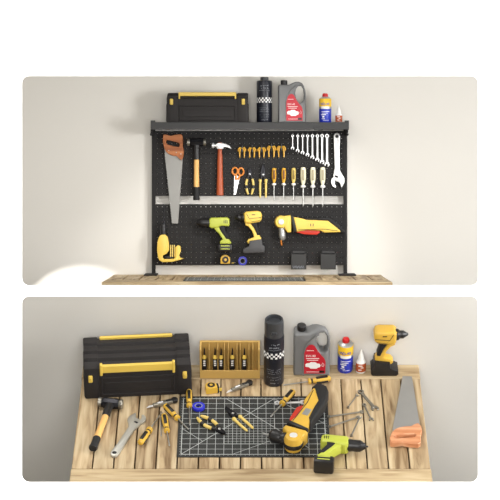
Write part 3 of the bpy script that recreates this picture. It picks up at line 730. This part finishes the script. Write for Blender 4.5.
def grinder(M, label):
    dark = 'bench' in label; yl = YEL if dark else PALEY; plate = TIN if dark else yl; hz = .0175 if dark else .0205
    T = thing('angle_grinder', label, 'grinder', M); cx, cy = 300, 224
    p = lambda L: pts(L, cx, cy)
    b = B(); b.at(*p([(281, 221.8)])[0], 0).lathe([(.014, -.024), (.022, -.022), (.026, -.012), (.026, .012), (.022, .021), (.013, .023)], 28)
    b.m = Matrix.Identity(4)
    b.prism(p([(283, 216), (290, 215), (291, 217), (291, 232), (287.6, 232.6), (284, 228)]), -.022, .022, .006, 3); b.obj('gear_head', yl, T)
    h = B(); h.at(*p([(281, 221.8)])[0], .0225).lathe([(.011, 0), (.011, .002), (.009, .003), (.001, .003)], 24); h.obj('spindle_cap', CHROME, T); h = B(); h.at(*p([(281, 221.8)])[0], -.0255).lathe([(.011, 0), (.011, .0025)], 24); h.obj('spindle_cap', CHROME, T)
    if dark:
        r = B(); r.at(*p([(281, 221.8)])[0], 0).lathe([(.0262, -.004), (.0275, -.002), (.0275, .008), (.0262, .010)], 28); r.obj('guard_band', BLK, T)
    r = B(); r.prism(p([(290.4, 215.6), (293.2, 215.6), (296.8, 231.4), (293.4, 232), (291.6, 224)]), -.0245, .0245, .006, 2); r.obj('collar', BLK, T)
    b = B(); b.prism(p([(293.2, 216.6), (297, 217.4), (306, 219), (320, 219.2), (328, 219.6), (336.6, 227), (340.6, 230.4), (340.4, 232), (324, 232.4), (320, 230.4), (306, 229.8), (296.4, 231.6)]), -hz, hz, .007, 3); b.obj('body', yl, T)
    dy = 2.2 if dark else 0
    tail = [(336, 219.4), (341, 220.4), (346, 224), (347.4, 228.6), (345.6, 232), (341, 233.2)] if dark else [(336, 222), (344.6, 230.6), (345, 232.8), (340, 232.6)]
    b = B(); b.prism(p([(299, 216.9), (310, 217.6), (328.4, 217.4)] + tail + [(339.4, 230.4), (334.6, 226.4 + dy * .6), (327.4, 220.8 + dy), (318, 220.4 + dy), (306, 220 + dy * .6)]), -hz - .002, hz + .002, .006, 3); b.obj('rubber_spine', RUB, T)
    for q in (-1, 1):
        w_ = B(); w_.box((*p([(311.6, 224.8)])[0], q * (hz + .0003)), (.030, .018, .0012), .0004, 1); w_.obj('rating_plate', plate, T)
        if not dark:
            g = B()
            for x in (310.4, 312.8): g.box((*p([(x, 224.8)])[0], q * (hz + .0011)), (.0035, .011, .0012))
            g.obj('stripe_mark', BLK, T)
    for q in (-1, 1):
        g = B(); g.tube([(*v, q * (hz + .0003)) for v in p([(298, 229.6), (322, 228.8), (337, 230.6)])], .0011, 6); g.obj('seam_line', BLK, T)
    k = B(); k.prism(p([(295.6, 230), (305, 229.4), (319.6, 230.6), (319.8, 232.4), (316.4, 234.6), (304, 234.2), (296.4, 232.2)]), -.010, .010, .003, 2); k.obj('paddle_switch', REDP, T)
    c = B(); c.m = Matrix.Translation((*p([(281.8, 228.4)])[0], 0)) @ Matrix.Rotation(PI / 2, 4, 'X') @ Matrix.Rotation(.06, 4, 'Y')
    if dark: c.m = c.m @ Matrix.Diagonal((1.3, 1.3, 1, 1))
    c.lathe([(.013, -.004), (.0145, .004), (.0125, .012), (.0145, .02), (.014, .038), (.009, .046)], 24); c.obj('chuck', BLK if dark else TIN, T)
    c = B(); c.m = Matrix.Translation((*p([(281.0, 239)])[0], 0)) @ Matrix.Rotation(PI / 2, 4, 'X') @ Matrix.Rotation(.1, 4, 'Y'); c.lathe([(.004, 0), (.004, .008), (.0028, .010), (.0028, .022), (.001, .026)], 12); c.obj('bit', STEEL if dark else ORG, T)
    return T
grinder(hang(300, 224, lift=.0265), 'long yellow angle grinder with red paddle hanging on the pegboard')

T = thing('corded_drill', 'yellow closed-handle drill hanging chuck up at the left of the pegboard', 'drill', hang(170, 246, lift=.022))
cx, cy = 170, 246; p = lambda L: pts(L, cx, cy)
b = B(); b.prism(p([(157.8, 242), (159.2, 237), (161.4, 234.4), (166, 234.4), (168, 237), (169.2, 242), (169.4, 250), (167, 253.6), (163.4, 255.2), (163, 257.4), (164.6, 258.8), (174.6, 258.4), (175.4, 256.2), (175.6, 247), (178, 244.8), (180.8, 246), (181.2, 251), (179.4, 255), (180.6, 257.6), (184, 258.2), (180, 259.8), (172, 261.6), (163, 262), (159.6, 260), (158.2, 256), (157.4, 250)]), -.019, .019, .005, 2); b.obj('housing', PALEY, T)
b = B()
for i in range(3): b.box((*p([(170.9 + i * 1.9, 250.6)])[0], 0), (.0045, .048, .026), .001, 1)
b.obj('handle_bar', BUF, T)
b = B(); b.m = Matrix.Translation((*p([(163.6, 234.8)])[0], 0)) @ ALONGY; b.lathe([(.016, -.003), (.016, .002), (.0125, .004), (.0135, .018), (.0135, .034), (.010, .042)], 24)
b.obj('chuck', BLK, T)
b = B(); b.m = Matrix.Translation((*p([(164.2, 226)])[0], 0)) @ ALONGY; b.lathe([(.0052, 0), (.0058, .012), (.004, .018), (.0016, .022), (.0014, .085), (.0006, .088)], 16); b.obj('bit', DSTEEL, T)
b = B(); b.box((*p([(169, 257.2)])[0], 0), (.034, .010, .022), .003); b.obj('trigger', BLK, T)

# ------------------------------------------------------------------ small things low on the board
def tape_measure(M, label, s=1):
    T = thing('tape_measure', label, 'tape measure', M)
    b = B(); b.mi = 0
    P = [(-.022, -.016)] + [(-.022, .004)] + arc(-.004, .002, .018, 170, 40, 8) + [(.018, .006), (.020, -.010), (.018, -.016)]
    b.prism(P, 0, .026, .003, 2); b.obj('case', YEL, T)
    d = B(); d.at(-.002, 0, .0262).lathe([(.013, -.0005), (.013, .001), (.010, .0016), (.009, .0008), (.001, .0008)], 24); d.obj('dial', BLK, T)
    d = B(); d.at(-.002, 0, .0275).lathe([(.0055, -.0005), (.0055, .0004)], 18); d.obj('badge', YEL, T)
    d = B(); d.box((.019, -.004, .013), (.008, .024, .027), .002, 1); d.obj('rubber_edge', RUB, T)
    d = B(); d.box((.026, -.013, .013), (.012, .003, .012), .0008, 1); d.obj('tape_hook', YEL2, T)
    return T
tape_measure(hang(226, 259.5), 'round-cased yellow tape measure at the foot of the pegboard')
def tape_roll(M, label):
    b = B(); b.lathe([(.011, 0), (.0185, 0), (.019, .001), (.019, .013), (.0185, .014), (.011, .014), (.0108, .013), (.0108, .001)], 32)
    # open the core: remove the cap discs
    bm = b.bm
    for f in [f for f in bm.faces if len(f.verts) == 32]: bm.faces.remove(f)
    for k in range(0, 1): pass
    vs1 = sorted(bm.verts, key=lambda v: 0)
    b.mi = 1; b.tube([(.0105 * math.cos(t * PI / 12), .0105 * math.sin(t * PI / 12), .0138) for t in range(24)], .0012, 6, True)
    bmesh.ops.holes_fill
    o = b.obj('tape_roll', [BLUET, GRYP]); o.matrix_world = M; return tag(o, label, 'tape')
tape_roll(hang(242.6, 260.8, s=.95), 'blue tape roll hanging low on the pegboard')
def pocket(px, name, label, deco):
    T = thing(name, label, 'holder', hang(px, 260))
    b = B(); b.box((0, -.001, .002), (.058, .072, .004), .001, 1); b.box((0, -.006, .024), (.060, .060, .003), .001, 1)
    for q in (-1, 1): b.box((q * .029, -.004, .013), (.002, .064, .024))
    b.box((0, -.035, .013), (.060, .003, .024)); b.obj('pouch', mat('black_holder_plastic', rgb(34, 34, 34), .45), T)
    k = B(); k.box((0, .032, .010), (.050, .012, .014), .002, 1); k.obj('rim', SHELFM, T)
    if deco:
        k = B(); x = -.022
        while x < .022:
            h = random.uniform(.006, .013); k.at(x, -.027, .0262, rz=random.uniform(-.5, .5)).box((0, 0, 0), (.0013, h, .0006)); x += .0032
        k.obj('printed_marks', GRYP, T)
    return T
pocket(298.6, 'accessory_holder', 'black accessory holder with faint grey marks, low on the pegboard', True)
pocket(328, 'accessory_holder', 'plain black accessory holder at the lower right corner of the pegboard', False)

# ------------------------------------------------------------------ cutting mats
def cutting_mat(M, label):
    W, H = .457, .305; IN = .0254
    b = B(); b.prism(rounded(-W / 2, W / 2, -H / 2, H / 2, .004, 3), 0, .002); b.mi = 1
    def seg(x0, y0, x1, y1, w=.0011):
        a, c = Vector((x0, y0)), Vector((x1, y1)); d = (c - a); L = d.length; an = math.atan2(d.y, d.x)
        b.m = Matrix.Translation(((x0 + x1) / 2, (y0 + y1) / 2, .00204)) @ Matrix.Rotation(an, 4, 'Z'); b.box((0, 0, 0), (L, w, .00012))
    x0, y0 = -8.5 * IN, -5.5 * IN
    for i in range(18): seg(x0 + i * IN, y0, x0 + i * IN, -y0, .0019 if i in (0, 17) else .0011)
    for j in range(12): seg(x0, y0 + j * IN, -x0, y0 + j * IN, .0019 if j in (0, 11) else .0012)
    for i in range(5, 11): seg(x0 + (i + .5) * IN, y0 + 2 * IN, x0 + (i + .5) * IN, y0 + 7 * IN, .0008)
    for j in range(2, 7): seg(x0 + 5 * IN, y0 + (j + .5) * IN, x0 + 11 * IN, y0 + (j + .5) * IN, .0008)
    for i in (5, 11): seg(x0 + i * IN, y0 + 2 * IN, x0 + i * IN, y0 + 7 * IN, .0022)
    for j in (2, 7): seg(x0 + 5 * IN, y0 + j * IN, x0 + 11 * IN, y0 + j * IN, .0022)
    seg(x0, y0, x0 + 11 * IN, y0 + 11 * IN, .0016); seg(x0 + 5.2 * IN, -y0, x0 + 15 * IN, y0 + 1.2 * IN, .0016)
    seg(x0 + 6 * IN, y0, x0 + 17 * IN, y0 + 6.4 * IN, .0012); seg(x0, y0 + 5 * IN, x0 + 2.5 * IN, y0 + 2.5 * IN, .0012); seg(x0 + 11 * IN, -y0, x0 + 17 * IN, y0 + 6 * IN, .0012)
    for i in range(0, 35):
        for y in (y0 - .004, -y0 + .004): seg(x0 + i * IN / 2, y - .002, x0 + i * IN / 2, y + .002, .0008)
    for j in range(0, 23):
        for x in (x0 - .004, -x0 + .004): seg(x - .002, y0 + j * IN / 2, x + .002, y0 + j * IN / 2, .0008)
    o = b.obj('cutting_mat', [MATBLK, MATLINE], smooth=False); o.matrix_world = M
    return tag(o, label, 'cutting mat')
cutting_mat(Matrix.Translation((ux(244.5, 7.97), 7.965, ZT + .0003)), 'black gridded cutting mat lying on the workbench below the pegboard')
cutting_mat(LM @ Matrix.Translation((0, 0, .0003)), 'black gridded cutting mat among the scattered tools')

# ------------------------------------------------------------------ lower set
def stand(px, py_front, half_depth, rz=0.0, s=1.0):
    p = lp(px, py_front); return LM @ Matrix.Translation((p.x, p.y + half_depth, 0)) @ Matrix.Rotation(rz, 4, 'Z') @ Matrix.Scale(s, 4)
toolbox(stand(136.6, 396.4, .070, math.radians(4.5), 1.02), 'large black toolbox with two yellow grips on the tool-strewn bench', True, .132)
spray_lube(stand(273.8, 387.4, .031), 'tall navy spray can with chequered band, beside the yellow card box', h=.236, r=.0315)
jug(stand(311.6, 376.4, .027, s=1.03), 'grey oil jug with a crimson label, behind the loose screwdriver')
lube_can(stand(345.4, 374, .0245), 'blue and yellow lubricant can with a red cap, behind the loose wrenches')
glue(stand(360.8, 374, .012, s=1.08), 'glue bottle with orange label and white nozzle, beside the standing yellow drill')

# yellow rack box with five knives
bx = thing('tool_rack_box', 'open-fronted yellow box with slots, beside the large black toolbox', 'box', stand(229.9, 378.6, .0))
W, D, H = .188, .052, .108
b = B(); b.box((0, D - .002, H / 2), (W, .004, H), .001, 1)
for q in (-1, 1): b.box((q * (W / 2 - .003), D / 2, H / 2), (.006, D, H), .001, 1)
b.box((0, D / 2, .002), (W, D, .004)); b.box((0, D - .003, H - .002), (W, .008, .005), .001, 1); b.obj('case', BRASSY, bx)
b = B(); b.box((0, .002, .015), (W, .005, .030), .001, 1); b.obj('front_lip', BRASSY, bx)
kx = [203.6, 214.6, 220.8, 232.4, 244.8]
bmx = lambda px: (px - 229.9) / 330
for px in (208.6, 217.6, 224.4, 228.4, 237.4, 240.6, 249.6, 253.6):
    b = B(); b.box((bmx(px), D / 2 + .002, H / 2), (.002, D - .008, H - .006)); b.obj('divider', BRASSY, bx)
firstk = None
for i, px in enumerate(kx):
    lab = f'small black knife with yellow collar in the yellow box, {["nearest the toolbox", "second from the toolbox", "middle of the five", "fourth from the toolbox", "farthest from the toolbox"][i]}'
    M = bx.matrix_world @ Matrix.Translation((bmx(px) * 1.0, .016, .0045)) @ Matrix.Scale(1.12, 4)
    if firstk is None:
        firstk = thing('precision_knife', lab, 'knife', M, 'small knives in the yellow box')
        h = B(); h.box((0, 0, .028), (.013, .010, .056), .002); h.obj('handle', BLK, firstk)
        h = B()
        for z in (.035, .042, .049): h.box((0, -.0052, z), (.0062, .001, .0042))
        h.obj('grip_mark', WHT, firstk)
        h = B(); h.lathe([(.0055, .055), (.0065, .057), (.0055, .062), (.003, .066)], 12); h.obj('collar', YEL2, firstk)
        h = B(); h.prism([(-.0028, 0), (.0028, 0), (.0024, .02), (-.0004, .030)], -.0006, .0006)
        for v in h.bm.verts: v.co = Vector((v.co.x, v.co.z, .064 + v.co.y))
        h.obj('blade', DSTEEL, firstk)
    else: copy_tree(firstk, M, lab, 'small knives in the yellow box')

# drill standing on its battery, chuck to the right
pd = lp(387, 376.5)
yellow_drill(LM @ Matrix.Translation((pd.x - .007, pd.y + .028, (253 - 232) * K * .98 + .0002)) @ Matrix.Rotation(PI, 4, 'Z') @ FLAT @ Matrix.Rotation(math.radians(-2.4), 4, 'Z') @ Matrix.Scale(.98, 4),
             'yellow impact driver standing on its black battery at the back of the bench')
tape_measure(lie(211.8, 391.5, lift=.0, s=.92, rz=.2), 'yellow tape measure lying in front of the yellow box')
tape_roll(lie(198.6, 408.2, z=.003, s=1.02) @ Matrix.Diagonal((1, 1, .7, 1)), 'blue tape roll lying on the cutting mat')
sledge(along((93.5, 452), (112.5, 403)) @ Matrix.Translation((0, .225, .0)), 'short black-headed sledgehammer lying on the bench below the toolbox')
adj_wrench(along((113, 457.5), (139, 420)) @ Matrix.Translation((0, .106, 0)) @ Matrix.Rotation(PI, 4, 'Z'), 'dull steel adjustable wrench lying beside the sledgehammer', DULL)
tp = lp(407.4, 379)
handsaw(LM @ Matrix.Translation((tp.x, tp.y, .019)) @ Matrix.Rotation(math.radians(180 - 3), 4, 'Z') @ Matrix.Rotation(PI, 4, 'Y') @ Matrix.Diagonal((1.16, 1, 1, 1)) @ Matrix.Translation((-.0052, .2576, 0)), 'handsaw lying flat at the edge of the tool-strewn bench')
lime_drill(lie(333.5, 459.5, rz=math.radians(-7), lift=.0275, flip=True, s=1.02), 'lime green cordless drill lying below the cutting mat corner')
GA, GB = (284.5, 450), (318, 403)
ang = (lambda a, c: math.atan2(c.y - a.y, c.x - a.x))(lp(*GA), lp(*GB))
pg = (lp(*GA, .03) + lp(*GB, .03)) / 2
# flipped over: built head -x, body +x ; 180 deg about its own x axis mirrors paddle to the other side
grinder(LM @ Matrix.Translation((pg.x, pg.y, .0315)) @ Matrix.Rotation(ang, 4, 'Z') @ Matrix.Rotation(PI, 4, 'X') @ Matrix.Translation((-.002, 0, 0)) @ Matrix.Scale(1.08, 4),
        'big yellow and black angle grinder lying across the bench cutting mat')
pliers(along((219.5, 431.5), (223.5, 434.1), z=.003, s=1.12) @ Matrix.Rotation(0, 4, 'Z'), 'black-banded yellow pliers lying on the cutting mat below the blue tape')
pliers(along((233, 416), (223.5, 407.5), z=.003, s=1.0), 'black-jawed pliers with plain yellow handles lying on the cutting mat', 'plain')

def knife(M, label):
    T = thing('utility_knife', label, 'knife', M)
    b = B(); b.prism([(-.0075, 0), (-.009, .02), (-.008, .055), (-.006, .075), (.006, .075), (.008, .055), (.009, .02), (.0075, 0), (0, -.006)], 0, .012, .003, 2); b.obj('handle', SATIN, T)
    g = B(); g.box((0, .016, .0125), (.009, .026, .004), .0015, 1); g.at(0, .0, .0075).lathe([(.0105, -.0065), (.0115, -.003), (.0115, .004), (.009, .0065)], 18); g.obj('rubber_end', BLK, T)
    g = B(); g.box((0, .05, .0128), (.006, .020, .003), .001, 1); g.obj('slide', CHROME, T)
    g = B(); g.prism([(-.005, .070), (.005, .070), (.0045, .088), (-.0035, .100)], .0055, .0066); g.obj('blade', CHROME, T)
    return T
knife(along((174.5, 402), (148, 408.6), s=.94), 'grey utility knife lying just below the large toolbox')
knife(along((249.5, 384.4), (227.5, 393.4), s=.90), 'grey utility knife lying between the yellow box and cutting mat')

def lsd(a, c, label, hl=.058, w=.0085, hm=YEL, z=0.0, tipz=.004, im=BLK):
    L = ldist(a, c); sl = L - hl
    screwdriver(along(a, c, z=z, lift=(w - tipz) * hl / L, tilt=-math.atan2(w - tipz, L)), label, hl, sl, w, hm, im, 'screwdrivers scattered on the bench', None, .0022)
lsd((140, 447), (160.3, 416.5), 'yellow screwdriver nearest the adjustable wrench, its tip pointing away', .080, .0105)
lsd((164, 418), (169.6, 448), 'yellow screwdriver lying between two others, its tip pointing at the viewer', .082, .0095)
lsd((165, 409.4), (188.5, 432), 'yellow screwdriver crossing onto the corner of the cutting mat', .076, .0098)
lsd((189, 393.6), (189.8, 427), 'yellow screwdriver on the mat beside the blue tape', .080, .0092, z=.002)
lsd((293.5, 394.6), (270.5, 419), 'yellow and black screwdriver lying on the mat beside the grinder', .075, .0105, z=.002)
lsd((330.5, 381.6), (283, 387), 'yellow and black screwdriver lying in front of the grey jug', .072, .0100)
b = B(); b.m = Matrix.Translation((0, 0, .0025)) @ ALONGY; b.lathe([(.001, 0), (.0022, .004), (.0022, .11), (.003, .115), (.003, .122)], 8)
o = b.obj('steel_punch', STEEL); o.matrix_world = along((161.2, 437), (161, 412)); tag(o, 'thin steel punch lying among the yellow screwdrivers left of the mat', 'punch')

for a, c, lab, s in (((329, 418), (363.5, 413), 'long thin wrench whose end touches the grinder side of the mat, upper of two', 1),
                  ((329.8, 428), (359.5, 418), 'long thin wrench reaching onto the mat edge, lower of two', 1),
                  ((348, 408), (357.6, 395), 'short wrench lying alone below the glue bottle', .8),
                  ((360.8, 392.6), (376.6, 411), 'thick dark wrench nearest the handsaw blade', 1.9),
                  ((364.2, 405.6), (372, 421.5), 'short wrench pointing down beside the thick dark wrench', 1.2),
                  ((351.3, 438), (360.2, 418.5), 'wrench lying end-on to the lime drill chuck', .9)):
    L = ldist(a, c)
    zz = 0.0062 if 'end-on' in lab else 0
    wrench(along(a, c, z=0, lift=zz) @ Matrix.Rotation(PI, 4, 'Z'), lab, L, 'wrenches scattered on the bench', s=s * .9, m=SATIN)
wrench(along((277, 403.6), (300, 403), z=.0025) @ Matrix.Rotation(PI, 4, 'Z'), 'silver wrench half hidden behind the grinder and screwdriver', .09, 'wrenches scattered on the bench', s=1.4, m=CHROME)

# ------------------------------------------------------------------ let everything rest exactly on its surface
bpy.context.view_layer.update()
def lowest(o, inv):
    lo = 1e9
    for c in [o] + list(o.children_recursive):
        if c.type == 'MESH':
            m = inv @ c.matrix_world
            for v in c.data.vertices: lo = min(lo, (m @ v.co).z)
    return lo
ON_MAT = ('mat corner', 'on the cutting mat', 'on the mat', 'onto the corner', 'lying across', 'onto the mat', 'wrench whose end', 'half hidden')
for o in list(COL.objects):
    if o.parent or not o.get('category') or o['category'] in ('workbench', 'pegboard'): continue
    low = (LMI @ o.matrix_world.translation)
    if o.matrix_world.translation.y < 7.3:
        if o['category'] == 'cutting mat' or 'in the yellow box' in o['label']: continue
        base = .0026 if any(k in o['label'] for k in ON_MAT) else 0.0
        if 'end-on' in o['label']: base = .0062
        d = base + .0004 - lowest(o, LMI)
        o.matrix_world = LM @ Matrix.Translation((0, 0, d)) @ LMI @ o.matrix_world
    elif 'on the black shelf' in o['label']:
        o.location.z += zt - .0035 + .0005 - lowest(o, Matrix.Identity(4))
